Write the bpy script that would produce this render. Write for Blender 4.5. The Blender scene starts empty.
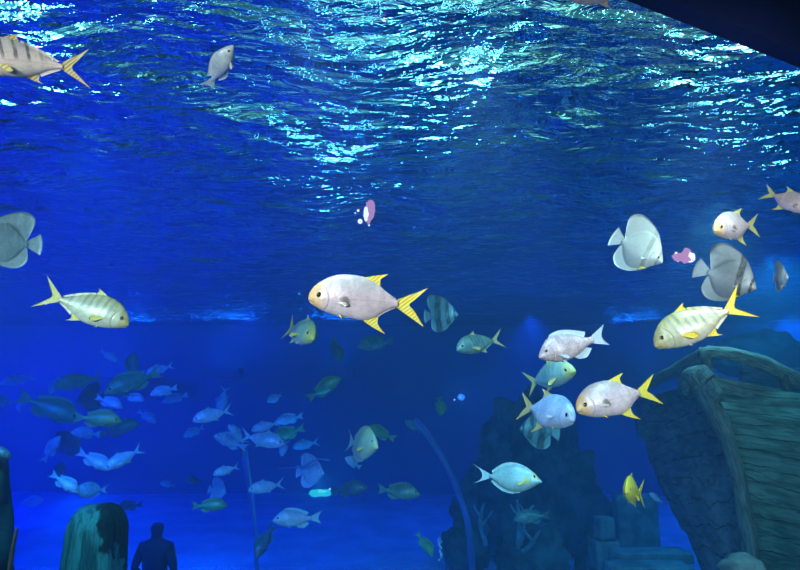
import bpy, bmesh, math, random
import numpy as np
from mathutils import Vector, Matrix, noise

random.seed(7)
SC = bpy.context.scene
COL = SC.collection
PI = math.pi
R = math.radians

# ------------------------------------------------------------------ camera
FPX = 616.0
PITCH = R(10.6)
CAM = Vector((0, 0, 2.6))
FWD = Vector((0, math.cos(PITCH), math.sin(PITCH)))
UPV = Vector((0, -math.sin(PITCH), math.cos(PITCH)))
RGT = Vector((1, 0, 0))
WATER_Z = 4.8


def at(px, py, d):
    """a point of the tank seen at that pixel, d metres ahead"""
    return CAM + (FWD + RGT * ((px - 400) / FPX) + UPV * ((285 - py) / FPX)) * d


cd = bpy.data.cameras.new('camera')
cam = bpy.data.objects.new('camera', cd)
COL.objects.link(cam)
cd.sensor_width = 36
cd.lens = FPX / 800 * 36
cd.clip_start = 0.02
cam.location = CAM
cam.rotation_euler = (PI / 2 + PITCH, 0, 0)
SC.camera = cam
SC.view_settings.view_transform = 'Standard'
SC.view_settings.look = 'None'
SC.view_settings.gamma = 1
SC.view_settings.use_curve_mapping = False
SC.view_settings.exposure = 0.0
SC.cycles.use_denoising = True
SC.cycles.volume_bounces = 1
SC.cycles.max_bounces = 8
SC.cycles.transparent_max_bounces = 12
SC.cycles.caustics_reflective = False
SC.cycles.caustics_refractive = False
SC.cycles.sample_clamp_indirect = 3
SC.cycles.blur_glossy = 0.3


# ------------------------------------------------------------------ node helper
class N:
    def __init__(s, name):
        s.m = bpy.data.materials.new(name)
        s.m.use_nodes = True
        s.t = s.m.node_tree
        s.t.nodes.clear()
        s.out = s.t.nodes.new('ShaderNodeOutputMaterial')

    def n(s, kind, **kw):
        nd = s.t.nodes.new(kind)
        for k, v in kw.items():
            setattr(nd, k, v)
        return nd

    def link(s, a, b):
        s.t.links.new(a, b)

    def set(s, sock, v):
        if v is None:
            return
        if hasattr(v, 'is_output') or hasattr(v, 'links'):
            s.link(v, sock)
        else:
            if isinstance(v, (tuple, list)) and len(v) == 3 and sock.type == 'RGBA':
                v = (*v, 1)
            sock.default_value = v

    def math(s, op, a, b=None, c=None, clamp=False):
        nd = s.n('ShaderNodeMath', operation=op, use_clamp=clamp)
        s.set(nd.inputs[0], a)
        if b is not None: s.set(nd.inputs[1], b)
        if c is not None: s.set(nd.inputs[2], c)
        return nd.outputs[0]

    def step(s, x, a, b):
        """0 at a, 1 at b, smooth"""
        nd = s.n('ShaderNodeMapRange', interpolation_type='SMOOTHSTEP')
        s.set(nd.inputs[0], x)
        if a <= b:
            nd.inputs[1].default_value, nd.inputs[2].default_value = a, b
        else:
            nd.inputs[1].default_value, nd.inputs[2].default_value = b, a
            nd.inputs[3].default_value, nd.inputs[4].default_value = 1, 0
        return nd.outputs[0]

    def mix(s, f, a, b):
        nd = s.n('ShaderNodeMix', data_type='RGBA')
        s.set(nd.inputs[0], f)
        s.set(nd.inputs[6], a)
        s.set(nd.inputs[7], b)
        return nd.outputs[2]

    def noise(s, vec, scale, detail=3, rough=0.55, dist=0.0):
        nd = s.n('ShaderNodeTexNoise')
        if vec is not None: s.link(vec, nd.inputs['Vector'])
        nd.inputs['Scale'].default_value = scale
        nd.inputs['Detail'].default_value = detail
        nd.inputs['Roughness'].default_value = rough
        nd.inputs['Distortion'].default_value = dist
        return nd.outputs[0]

    def coord(s):
        return s.n('ShaderNodeTexCoord').outputs['Object']

    def mapping(s, vec, scale=(1, 1, 1), rot=(0, 0, 0)):
        nd = s.n('ShaderNodeMapping')
        s.link(vec, nd.inputs[0])
        nd.inputs['Scale'].default_value = scale
        nd.inputs['Rotation'].default_value = rot
        return nd.outputs[0]

    def bump(s, h, strength=0.3, dist=0.02):
        nd = s.n('ShaderNodeBump')
        nd.inputs['Strength'].default_value = strength
        nd.inputs['Distance'].default_value = dist
        s.link(h, nd.inputs['Height'])
        return nd.outputs[0]

    def pbr(s, col, rough=0.6, normal=None, spec=0.4, metal=0.0, sss=0.0):
        p = s.n('ShaderNodeBsdfPrincipled')
        s.set(p.inputs['Base Color'], col)
        s.set(p.inputs['Roughness'], rough)
        p.inputs['Specular IOR Level'].default_value = spec
        s.set(p.inputs['Metallic'], metal)
        if normal is not None: s.link(normal, p.inputs['Normal'])
        s.link(p.outputs[0], s.out.inputs['Surface'])
        return p


def emit_mat(name, col, strength):
    k = N(name)
    e = k.n('ShaderNodeEmission')
    e.inputs[0].default_value = (*col, 1)
    e.inputs[1].default_value = strength
    k.link(e.outputs[0], k.out.inputs['Surface'])
    return k.m


def plain(name, col, rough=0.6, nscale=6, var=0.25, bump=0.3, metal=0.0, dark=None):
    k = N(name)
    c = k.coord()
    a = k.noise(c, nscale, 5)
    d = dark or tuple(v * (1 - var) for v in col)
    colr = k.mix(k.step(a, 0.35, 0.65), d, col)
    k.pbr(colr, rough, k.bump(k.noise(c, nscale * 3, 5), bump, 0.03), metal=metal)
    return k.m


# ------------------------------------------------------------------ mesh helpers
def mesh_obj(name, verts, faces, mats, parent=None, smooth=True, midx=None):
    me = bpy.data.meshes.new(name)
    me.from_pydata([tuple(v) for v in verts], [], faces)
    if not isinstance(mats, (list, tuple)): mats = [mats]
    for m in mats: me.materials.append(m)
    if midx is not None:
        me.polygons.foreach_set('material_index', midx)
    if smooth:
        me.polygons.foreach_set('use_smooth', [True] * len(me.polygons))
    me.update()
    o = bpy.data.objects.new(name, me)
    COL.objects.link(o)
    if parent: o.parent = parent
    return o


def tag(o, label=None, cat=None, group=None, kind=None):
    if label: o['label'] = label
    if cat: o['category'] = cat
    if group: o['group'] = group
    if kind: o['kind'] = kind
    return o


def empty(name, loc, rot=(0, 0, 0)):
    o = bpy.data.objects.new(name, None)
    o.empty_display_size = 0.1
    COL.objects.link(o)
    o.location = loc
    o.rotation_euler = rot
    return o


def box_geo(lo, hi):
    x0, y0, z0 = lo
    x1, y1, z1 = hi
    v = [(x0, y0, z0), (x1, y0, z0), (x1, y1, z0), (x0, y1, z0), (x0, y0, z1), (x1, y0, z1), (x1, y1, z1), (x0, y1, z1)]
    f = [(3, 2, 1, 0), (4, 5, 6, 7), (0, 1, 5, 4), (1, 2, 6, 5), (2, 3, 7, 6), (3, 0, 4, 7)]
    return v, f


def box(name, lo, hi, mat, parent=None):
    v, f = box_geo(lo, hi)
    return mesh_obj(name, v, f, mat, parent, smooth=False)


def resample(pts, n):
    """Catmull-Rom through pts"""
    P = [Vector(p) for p in pts]
    out = []
    m = len(P) - 1
    for i in range(n):
        t = i / (n - 1) * m
        k = min(int(t), m - 1)
        u = t - k
        p0 = P[max(k - 1, 0)]; p1 = P[k]; p2 = P[k + 1]; p3 = P[min(k + 2, m)]
        out.append(0.5 * ((2 * p1) + (p2 - p0) * u + (2 * p0 - 5 * p1 + 4 * p2 - p3) * u * u + (3 * p1 - p0 - 3 * p2 + p3) * u ** 3))
    return out


def tube(name, pts, rad, mat, parent=None, n=40, k=12, wob=0.0, flat=1.0, seed=0):
    """a tube along pts; rad is a number or a list of radii; wob roughens it"""
    P = resample(pts, n)
    rl = [rad] * 2 if not isinstance(rad, (list, tuple)) else list(rad)
    V, F = [], []
    for i, p in enumerate(P):
        tan = (P[min(i + 1, n - 1)] - P[max(i - 1, 0)]).normalized()
        ref = Vector((0, 0, 1)) if abs(tan.z) < 0.8 else Vector((0, 1, 0))
        a = tan.cross(ref).normalized()
        b = tan.cross(a).normalized()
        t = i / (n - 1) * (len(rl) - 1)
        q = min(int(t), len(rl) - 2)
        r = rl[q] + (rl[q + 1] - rl[q]) * (t - q)
        for j in range(k):
            an = 2 * PI * j / k
            w = 1 + wob * noise.noise(Vector((math.cos(an) * 1.7 + seed, math.sin(an) * 1.7, i / n * 9)))
            V.append(p + (a * math.cos(an) * flat + b * math.sin(an)) * r * w)
    for i in range(n - 1):
        for j in range(k):
            F.append((i * k + j, i * k + (j + 1) % k, (i + 1) * k + (j + 1) % k, (i + 1) * k + j))
    F.append(tuple(range(k))[::-1])
    F.append(tuple((n - 1) * k + j for j in range(k)))
    return mesh_obj(name, V, F, mat, parent)


def rock_geo(center, size, seed, sub=4, amp=0.35, f=1.3):
    bm = bmesh.new()
    bmesh.ops.create_icosphere(bm, subdivisions=sub, radius=1)
    sv = Vector((seed * 3.1, seed * 1.7, seed))
    for v in bm.verts:
        n = v.co.normalized()
        h = noise.fractal(n * f + sv, 0.9, 2.1, 5) * amp + abs(noise.noise(n * f * 2.3 + sv)) * amp * 0.6
        v.co = n * (1 + h)
        v.co = Vector((v.co.x * size[0], v.co.y * size[1], v.co.z * size[2])) + Vector(center)
    me = [v.co.copy() for v in bm.verts]
    bm.verts.index_update()
    fc = [tuple(v.index for v in fa.verts) for fa in bm.faces]
    bm.free()
    return me, fc


def rock(name, center, size, seed, mat, label, cat='rock', group=None, **kw):
    c = Vector(center)
    v, f = rock_geo((0, 0, 0), size, seed, **kw)
    v = [Vector((p.x, p.y, max(p.z, -c.z))) for p in v]
    o = mesh_obj(name, v, f, mat)
    o.location = c
    tag(o, label, cat, group)
    return o

# ------------------------------------------------------------------ fish
def fish_skin(name, back, side, belly, head=None, fin=None, bars=None, bar_col=(0.1, 0.13, 0.14), bar_n=9.0, bar_range=(0.2, 0.95),
              spots=0.0, gill=0.22, gill_z=0.0, patch=None, rough=0.38, metal=0.15, zspan=(-0.2, 0.25), bar_z=-0.02, bar_w=0.5, bar_amt=0.6, bands=None, band_col=(0.04, 0.04, 0.04), band_amt=0.9):
    """skin of one kind of fish; x runs 0.5 at the snout to -0.5 at the tail root"""
    k = N(name)
    co = k.coord()
    sep = k.n('ShaderNodeSeparateXYZ')
    k.link(co, sep.inputs[0])
    x, y, z = sep.outputs
    xs = k.math('SUBTRACT', 0.5, x)                     # 0 snout .. 1 tail root
    nz = k.noise(co, 9, 4)
    zz = k.math('ADD', z, k.math('MULTIPLY', k.math('SUBTRACT', nz, 0.5), 0.05))
    lo, hi = zspan
    mid = (lo + hi) / 2
    col = k.mix(k.step(zz, lo, mid), belly, side)
    col = k.mix(k.step(zz, mid, hi), col, back)
    if head:
        hc, hx, amt = head
        f = k.math('MULTIPLY', k.step(k.math('ADD', xs, k.math('MULTIPLY', nz, 0.1)), hx + 0.14, hx), amt)
        col = k.mix(f, col, hc)
    if bars is not None:
        b0 = k.math('ADD', k.math('MULTIPLY', xs, bar_n), k.math('MULTIPLY', z, 1.2))
        b0 = k.math('ADD', b0, k.math('MULTIPLY', nz, 0.25))
        tri = k.math('PINGPONG', b0, 0.5)
        f = k.step(tri, 0.5 - 0.5 * bar_w, 0.5 - 0.22 * bar_w)
        f = k.math('MULTIPLY', f, k.step(xs, bar_range[0], bar_range[0] + 0.05))
        f = k.math('MULTIPLY', f, k.step(xs, bar_range[1], bar_range[1] - 0.08))
        f = k.math('MULTIPLY', f, k.step(z, bar_z, bar_z + 0.08))
        col = k.mix(k.math('MULTIPLY', f, bar_amt), col, bar_col)
    if bands:
        for (bx, hw, sl) in bands:
            dd = k.math('SUBTRACT', xs, k.math('ADD', bx, k.math('MULTIPLY', z, sl)))
            dd = k.math('ABSOLUTE', k.math('ADD', dd, k.math('MULTIPLY', k.math('SUBTRACT', nz, 0.5), 0.04)))
            col = k.mix(k.math('MULTIPLY', k.step(dd, hw, hw * .55), band_amt), col, band_col)
    if patch:
        for (pxx, pz, pr, pc, amt) in patch:
            dx = k.math('SUBTRACT', xs, pxx)
            dz = k.math('SUBTRACT', z, pz)
            dd = k.math('SQRT', k.math('ADD', k.math('MULTIPLY', dx, dx), k.math('MULTIPLY', dz, dz)))
            dd = k.math('ADD', dd, k.math('MULTIPLY', k.math('SUBTRACT', nz, 0.5), pr * 0.9))
            col = k.mix(k.math('MULTIPLY', k.step(dd, pr, pr * 0.55), amt), col, pc)
    if spots:
        vo = k.n('ShaderNodeTexVoronoi')
        vo.inputs['Scale'].default_value = 34
        k.link(k.mapping(co, (1, 0.15, 1)), vo.inputs['Vector'])
        col = k.mix(k.math('MULTIPLY', k.step(vo.outputs[0], 0.25, 0.5), spots), col, tuple(c * 0.55 for c in side))
    mo = k.noise(k.mapping(co, (1, .4, 2.2)), 16, 6, .7)
    col = k.mix(k.math('MULTIPLY', k.step(mo, .42, .62), .42), col, tuple(c * 0.6 for c in side))
    mo2 = k.noise(k.mapping(co, (2.0, .4, 1)), 5, 3, .6)
    col = k.mix(k.math('MULTIPLY', k.step(mo2, .42, .66), .4), col, tuple(min(1, c * 1.15) for c in belly))
    lat = k.math('ABSOLUTE', k.math('SUBTRACT', z, k.math('ADD', .03, k.math('MULTIPLY', xs, -.02))))
    latf = k.math('MULTIPLY', k.math('MULTIPLY', k.step(lat, .008, .002), k.step(xs, .3, .36)), .3)
    col = k.mix(latf, col, tuple(c * 0.5 for c in side))
    # gill cover edge and mouth
    dx = k.math('SUBTRACT', xs, gill - 0.15)
    dz = k.math('MULTIPLY', k.math('SUBTRACT', z, gill_z), 0.85)
    rr = k.math('SQRT', k.math('ADD', k.math('MULTIPLY', dx, dx), k.math('MULTIPLY', dz, dz)))
    g = k.math('MULTIPLY', k.step(k.math('ABSOLUTE', k.math('SUBTRACT', rr, 0.155)), 0.014, 0.003), k.step(xs, gill - 0.07, gill - 0.02))
    col = k.mix(k.math('MULTIPLY', g, 0.38), col, tuple(c * 0.45 for c in side))
    mz = k.math('ABSOLUTE', k.math('ADD', z, k.math('ADD', 0.022 - gill_z * 0, k.math('MULTIPLY', xs, 0.35))))
    m = k.math('MULTIPLY', k.step(mz, 0.009, 0.002), k.step(xs, 0.075, 0.055))
    col = k.mix(k.math('MULTIPLY', m, 0.75), col, (0.12, 0.06, 0.06))
    sc = k.n('ShaderNodeTexVoronoi')
    sc.inputs['Scale'].default_value = 55
    k.link(k.mapping(co, (1, 0.2, 1)), sc.inputs['Vector'])
    h = k.math('SUBTRACT', k.math('MULTIPLY', sc.outputs[0], 0.35), k.math('MULTIPLY', k.math('ADD', g, m), 1.2))
    k.pbr(col, rough, k.bump(h, 0.35, 0.006), 0.5, metal)
    return k.m


def fin_skin(name, base, tip=None, edge=None, ax=0):
    k = N(name)
    co = k.coord()
    wv = k.n('ShaderNodeTexWave', wave_type='BANDS', bands_direction='DIAGONAL')
    wv.inputs['Scale'].default_value = 14
    wv.inputs['Distortion'].default_value = 1.2
    k.link(co, wv.inputs['Vector'])
    nz = k.noise(co, 7, 4)
    col = k.mix(k.step(nz, 0.35, 0.7), base, tip or base)
    col = k.mix(k.math('MULTIPLY', wv.outputs[0], 0.10), col, tuple(c * 0.5 for c in base))
    p = k.pbr(col, 0.45, k.bump(wv.outputs[0], 0.4, 0.004), 0.4)
    return k.m


def interp(prof, x):
    xs = [p[0] for p in prof]
    if x <= xs[0]: return prof[0][1]
    for i in range(len(prof) - 1):
        if x <= xs[i + 1]:
            t = (x - xs[i]) / (xs[i + 1] - xs[i])
            y0 = prof[max(i - 1, 0)][1]; y1 = prof[i][1]; y2 = prof[i + 1][1]; y3 = prof[min(i + 2, len(prof) - 1)][1]
            t2 = t * t
            lin = y1 + (y2 - y1) * t
            cr = 0.5 * ((2 * y1) + (y2 - y0) * t + (2 * y0 - 5 * y1 + 4 * y2 - y3) * t2 + (3 * y1 - y0 - 3 * y2 + y3) * t2 * t)
            return cr if i > 0 else lin + (cr - lin) * t
    return prof[-1][1]


KINDS = {}
KINDS['pompano'] = dict(
    top=[(0, .015), (.006, .048), (.02, .085), (.05, .128), (.10, .178), (.196, .24), (.314, .283), (.47, .292), (.61, .275), (.725, .228), (.82, .155), (.94, .06), (1, .04)],
    bot=[(0, -.015), (.008, -.036), (.03, -.06), (.06, -.082), (.18, -.138), (.31, -.175), (.49, -.198), (.63, -.21), (.745, -.175), (.82, -.115), (.94, -.045), (1, -.035)],
    wid=[(0, .012), (.05, .05), (.15, .095), (.35, .12), (.55, .105), (.75, .065), (.9, .03), (1, .018)],
    fins=[('y', [(.60, .27), (.66, .25), (.78, .18)], [(.865, .325), (.785, .262), (.785, .20)]),
          ('k', [(.78, .17), (.86, .11), (.96, .05)], [(.785, .185), (.865, .122), (.97, .055)]),
          ('y', [(.60, -.195), (.68, -.19), (.77, -.155)], [(.875, -.345), (.79, -.245), (.785, -.165)]),
          ('k', [(.77, -.15), (.86, -.085), (.96, -.04)], [(.78, -.162), (.865, -.10), (.97, -.046)]),
          ('y', [(.975, .045), (.985, 0), (.975, -.04)], [(1.31, .20), (1.18, .065), (1.12, 0), (1.18, -.07), (1.29, -.235)])],
    pect=('k', (.31, -.02), .13, -12), pelv=('y', (.32, -.165), .09), eye=(.115, .045, .036))
KINDS['trevally'] = dict(
    top=[(0, .02), (.008, .045), (.03, .082), (.08, .135), (.18, .205), (.32, .245), (.47, .243), (.62, .20), (.78, .125), (.92, .045), (1, .028)],
    bot=[(0, -.02), (.01, -.038), (.04, -.058), (.12, -.092), (.25, -.135), (.42, -.165), (.58, -.165), (.74, -.115), (.88, -.05), (1, -.025)],
    wid=[(0, .015), (.05, .055), (.15, .095), (.35, .12), (.55, .105), (.75, .06), (.9, .026), (1, .016)],
    fins=[('y', [(.40, .235), (.46, .235), (.56, .21)], [(.585, .30), (.56, .265), (.575, .225)]),
          ('k', [(.57, .205), (.75, .13), (.94, .04)], [(.59, .235), (.77, .165), (.96, .055)]),
          ('y', [(.60, -.15), (.66, -.14), (.74, -.105)], [(.79, -.215), (.745, -.175), (.755, -.12)]),
          ('k', [(.75, -.105), (.84, -.06), (.95, -.03)], [(.77, -.135), (.86, -.09), (.965, -.045)]),
          ('y', [(.97, .035), (.985, 0), (.97, -.032)], [(1.27, .225), (1.155, .09), (1.085, .0), (1.155, -.09), (1.27, -.215)])],
    pect=('y', (.31, -.02), .2, -22), pelv=('s', (.33, -.13), .1), eye=(.115, .05, .031))
KINDS['batfish'] = dict(
    top=[(0, .02), (.03, .075), (.1, .17), (.2, .30), (.35, .41), (.55, .43), (.72, .35), (.87, .18), (.96, .08), (1, .06)],
    bot=[(0, -.02), (.04, -.06), (.12, -.14), (.25, -.28), (.42, -.39), (.58, -.40), (.74, -.31), (.88, -.15), (.96, -.075), (1, -.06)],
    wid=[(0, .014), (.06, .05), (.2, .09), (.4, .105), (.6, .085), (.8, .048), (.93, .028), (1, .02)],
    fins=[('k', [(.12, .17), (.34, .37), (.60, .40), (.80, .24), (.95, .06)], [(.15, .235), (.46, .56), (.92, .71), (1.14, .52), (.985, .10)]),
          ('k', [(.20, -.20), (.42, -.36), (.60, -.38), (.78, -.25), (.95, -.06)], [(.25, -.30), (.50, -.49), (.80, -.54), (.99, -.38), (.985, -.10)]),
          ('k', [(.97, .062), (.98, 0), (.97, -.062)], [(1.24, .24), (1.27, .11), (1.28, 0), (1.27, -.11), (1.24, -.24)])],
    pect=('s', (.30, -.06), .13, -30), pelv=('y', (.22, -.27), .21), eye=(.115, .06, .03))
KINDS['surgeonfish'] = dict(
    top=[(0, .015), (.04, .05), (.12, .13), (.25, .215), (.42, .265), (.6, .255), (.78, .17), (.92, .06), (1, .03)],
    bot=[(0, -.015), (.04, -.03), (.12, -.085), (.25, -.165), (.42, -.225), (.6, -.225), (.78, -.15), (.92, -.055), (1, -.028)],
    wid=[(0, .015), (.06, .05), (.18, .085), (.4, .11), (.6, .09), (.8, .05), (.93, .026), (1, .018)],
    fins=[('k', [(.22, .19), (.45, .255), (.68, .22), (.93, .06)], [(.28, .235), (.50, .30), (.74, .265), (.96, .105)]),
          ('k', [(.36, -.20), (.55, -.22), (.72, -.18), (.93, -.055)], [(.40, -.24), (.58, -.265), (.76, -.225), (.96, -.095)]),
          ('t', [(.97, .034), (.98, 0), (.97, -.034)], [(1.36, .20), (1.19, .10), (1.14, 0), (1.18, -.09), (1.31, -.17)])],
    pect=('y', (.30, -.03), .15, -25), pelv=('s', (.30, -.17), .08), eye=(.14, .08, .027))
KINDS['snapper'] = dict(
    top=[(0, .02), (.03, .06), (.1, .13), (.22, .215), (.36, .245), (.52, .23), (.7, .16), (.86, .075), (1, .05)],
    bot=[(0, -.02), (.03, -.045), (.12, -.09), (.25, -.14), (.42, -.17), (.6, -.155), (.75, -.11), (.88, -.06), (1, -.048)],
    wid=[(0, .015), (.06, .055), (.18, .1), (.38, .125), (.58, .105), (.78, .06), (.92, .034), (1, .026)],
    fins=[('s', [(.26, .225), (.45, .235), (.66, .175), (.86, .07)], [(.30, .27), (.47, .29), (.68, .245), (.92, .15)]),
          ('s', [(.58, -.15), (.70, -.125), (.84, -.07)], [(.66, -.205), (.80, -.21), (.93, -.11)]),
          ('t', [(.97, .052), (.98, 0), (.97, -.05)], [(1.27, .17), (1.19, .07), (1.16, 0), (1.18, -.07), (1.24, -.15)])],
    pect=('s', (.29, -.05), .18, -28), pelv=('s', (.33, -.145), .13), eye=(.13, .055, .031))


def fish_geo(kind, bend=0.0, nx=44, nr=26, pelv_open=20):
    """body and fins: verts, faces, material index (0 skin, 1 yellow fin, 2 clear fin)"""
    K = KINDS[kind]
    V, F, M = [], [], []

    def P(x, y, z):
        # bend the tail half sideways
        u = max(0.0, x - 0.25)
        return Vector((0.5 - x, y + bend * u * u, z))
    for i in range(nx + 1):
        t = i / nx
        x = t ** 1.6 * .35 + t * .65 if t > .12 else (.12 ** 1.6 * .35 + .12 * .65) * (t / .12) ** 1.7
        zt, zb, w = interp(K['top'], x), interp(K['bot'], x), interp(K['wid'], x)
        h = (zt - zb) / 2
        c = (zt + zb) / 2
        for j in range(nr):
            a = 2 * PI * j / nr
            ca, sa = math.cos(a), math.sin(a)
            # lens section, thickest a little under the middle, thin along back and belly
            yy = math.copysign(abs(sa) ** (2.0 if kind == 'batfish' else 1.25), sa) * w * (1 - 0.18 * ca)
            V.append(P(x, yy, c + h * ca))
    for i in range(nx):
        for j in range(nr):
            F.append((i * nr + j, (i + 1) * nr + j, (i + 1) * nr + (j + 1) % nr, i * nr + (j + 1) % nr)); M.append(0)
    F.append(tuple(range(nr))); M.append(0)
    F.append(tuple(nx * nr + j for j in range(nr))[::-1]); M.append(0)

    def sheet(rows, mi, th0=0.010, th1=0.0025):
        """rows of points from root to edge -> a closed thin fin"""
        base = len(V)
        m, n = len(rows), len(rows[0])
        for s in (1, -1):
            for r_, row in enumerate(rows):
                th = th0 + (th1 - th0) * r_ / (m - 1)
                for p, nm in row:
                    V.append(p + nm * th * s)
        off = m * n
        for r_ in range(m - 1):
            for c_ in range(n - 1):
                a = base + r_ * n + c_
                F.append((a, a + 1, a + n + 1, a + n)); M.append(mi)
                a += off
                F.append((a + n, a + n + 1, a + 1, a)); M.append(mi)
        rim = [r_ * n for r_ in range(m)] + [(m - 1) * n + c_ for c_ in range(1, n)] + [r_ * n + n - 1 for r_ in range(m - 2, -1, -1)] + [c_ for c_ in range(n - 2, 0, -1)]
        for q in range(len(rim)):
            a, b = rim[q] + base, rim[(q + 1) % len(rim)] + base
            F.append((a, a + off, b + off, b)); M.append(mi)
    MI = {'k': 0, 'y': 1, 's': 2, 't': 2}
    Y = Vector((0, 1, 0))
    for typ, base_, edge in K['fins']:
        n = 18
        b = resample([(x, 0, z) for x, z in base_], n)
        e = resample([(x, 0, z) for x, z in edge], n)
        rows = []
        for r_ in range(6):
            t = r_ / 5
            row = []
            for q in range(n):
                p = b[q].lerp(e[q], t)
                # leading edges arch a little
                # leading edges arch a little and sweep back
                sw = .22 * math.sin(PI * t) * (e[q] - b[q]).length
                if typ in 'ys' and len(base_) == 3 and base_[0][0] < .9:
                    p = p - Vector((sw * .35, 0, 0))
                row.append((P(p.x, 0, p.z), Y))
            rows.append(row)
        sheet(rows, MI[typ])
    # pectorals
    typ, (ox, oz), L, ang = K['pect']
    wy = interp(K['wid'], ox) * 0.96
    for s in (1, -1):
        rows = []
        a0 = R(ang)
        for r_ in range(6):
            t = r_ / 5
            row = []
            for q in range(9):
                u = q / 8 - 0.5
                ll = L * t * (1 - 1.1 * u * u)
                wd = (0.05 + 0.33 * t) * L * u
                dx = ll * math.cos(a0) - wd * math.sin(a0)
                dz = ll * math.sin(a0) + wd * math.cos(a0)
                row.append((P(ox + dx, s * (wy + 0.28 * ll + 0.002), oz + dz), Y * s))
            rows.append(row)
        sheet(rows, MI[typ], 0.004, 0.0015)
    typ, (ox, oz), L = K['pelv']
    for s in (1, -1):
        rows = []
        op = math.sin(R(pelv_open))
        for r_ in range(5):
            t = r_ / 4
            row = []
            for q in range(7):
                u = q / 6
                bx = ox + 0.05 * u
                tx = ox + L * (0.75 - 0.25 * u)
                tz = oz - L * (0.62 - 0.5 * u)
                row.append((P(bx + (tx - bx) * t, s * (0.02 + op * L * t), oz + 0.012 + (tz - oz) * t), Y * s))
            rows.append(row)
        sheet(rows, MI[typ], 0.005, 0.002)
    return V, F, M


def eye_geo(kind, side):
    K = KINDS[kind]
    ex, ez, r = K['eye']
    zt, zb, w = interp(K['top'], ex), interp(K['bot'], ex), interp(K['wid'], ex)
    h = (zt - zb) / 2; c = (zt + zb) / 2
    ca = max(-0.95, min(0.95, (ez - c) / h))
    yy = w * (math.sqrt(1 - ca * ca)) ** (2.0 if kind == 'batfish' else 1.25) * (1 - 0.18 * ca)
    cen = Vector((0.5 - ex, side * (yy - r * 0.25), ez))
    V, F, M = [], [], []
    nu, nv = 16, 8
    for i in range(nv + 1):
        a = PI / 2 * i / nv * 1.15
        for j in range(nu):
            b = 2 * PI * j / nu
            V.append(cen + Vector((math.sin(a) * math.cos(b) * r, side * math.cos(a) * r * 0.55, math.sin(a) * math.sin(b) * r)))
    for i in range(nv):
        for j in range(nu):
            f = (i * nu + j, i * nu + (j + 1) % nu, (i + 1) * nu + (j + 1) % nu, (i + 1) * nu + j)
            F.append(f if side < 0 else f[::-1])
            M.append(0 if i < 4 else 1)
    F.append(tuple(range(nu))); M.append(0)
    return V, F, M


CACHE = {}
NAMES = {'pompano': 'pompano', 'trevally': 'trevally', 'batfish': 'batfish', 'surgeonfish': 'surgeonfish', 'snapper': 'snapper'}


def fish(kind, skin, yfin, cfin, snout, root, d, label, yaw=0, roll=0, bend=0.0, group=None, eyes=True, iris=None, up=None, stretch=1.0, cat='fish', pelv_open=20):
    """snout and root are the pixels of the snout and of the tail root, d the distance, yaw turns the head toward us"""
    s, p = Vector(snout), Vector(root)
    L = (s - p).length * d / FPX / max(0.12, math.cos(R(yaw)))
    mid = at((s.x + p.x) / 2, (s.y + p.y) / 2, d)
    h = Vector((s.x - p.x, p.y - s.y)).normalized()
    flip = (h.x < 0) if up is None else (up < 0)
    u2 = Vector((h.y, -h.x)) if flip else Vector((-h.y, h.x))
    ray = (mid - CAM).normalized()
    H = RGT * h.x + UPV * h.y
    H = (H - ray * H.dot(ray)).normalized()
    U = RGT * u2.x + UPV * u2.y
    U = (U - ray * U.dot(ray)).normalized()
    U = (U - H * U.dot(H)).normalized()
    H = (H * math.cos(R(yaw)) - ray * math.sin(R(yaw))).normalized()
    S = U.cross(H)
    rm = Matrix.Rotation(R(roll), 3, H)
    U, S = rm @ U, rm @ S
    key = (kind, skin, yfin, cfin, round(bend, 2), eyes, pelv_open)
    name = NAMES[kind]
    if key not in CACHE:
        V, F, M = fish_geo(kind, bend, pelv_open=pelv_open)
        o = mesh_obj(name, V, F, [MAT[skin], MAT[yfin], MAT[cfin]], midx=M)
        ch = []
        if eyes:
            for sd in (1, -1):
                V, F, M = eye_geo(kind, sd)
                ch.append(mesh_obj('eye', V, F, [MAT['pupil'], MAT[iris or 'iris']], o, midx=M))
        CACHE[key] = (o, ch)
    else:
        src, kids = CACHE[key]
        o = src.copy()
        COL.objects.link(o)
        for c in kids:
            e = c.copy()
            COL.objects.link(e)
            e.parent = o
        if 'group' in o: del o['group']
    mw = Matrix((H, S, U)).transposed().to_4x4()
    mw = Matrix.Translation(mid) @ mw @ Matrix.Diagonal((L, L * 1.0, L * stretch, 1))
    o.matrix_world = mw
    tag(o, label, cat, group)
    return o


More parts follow.
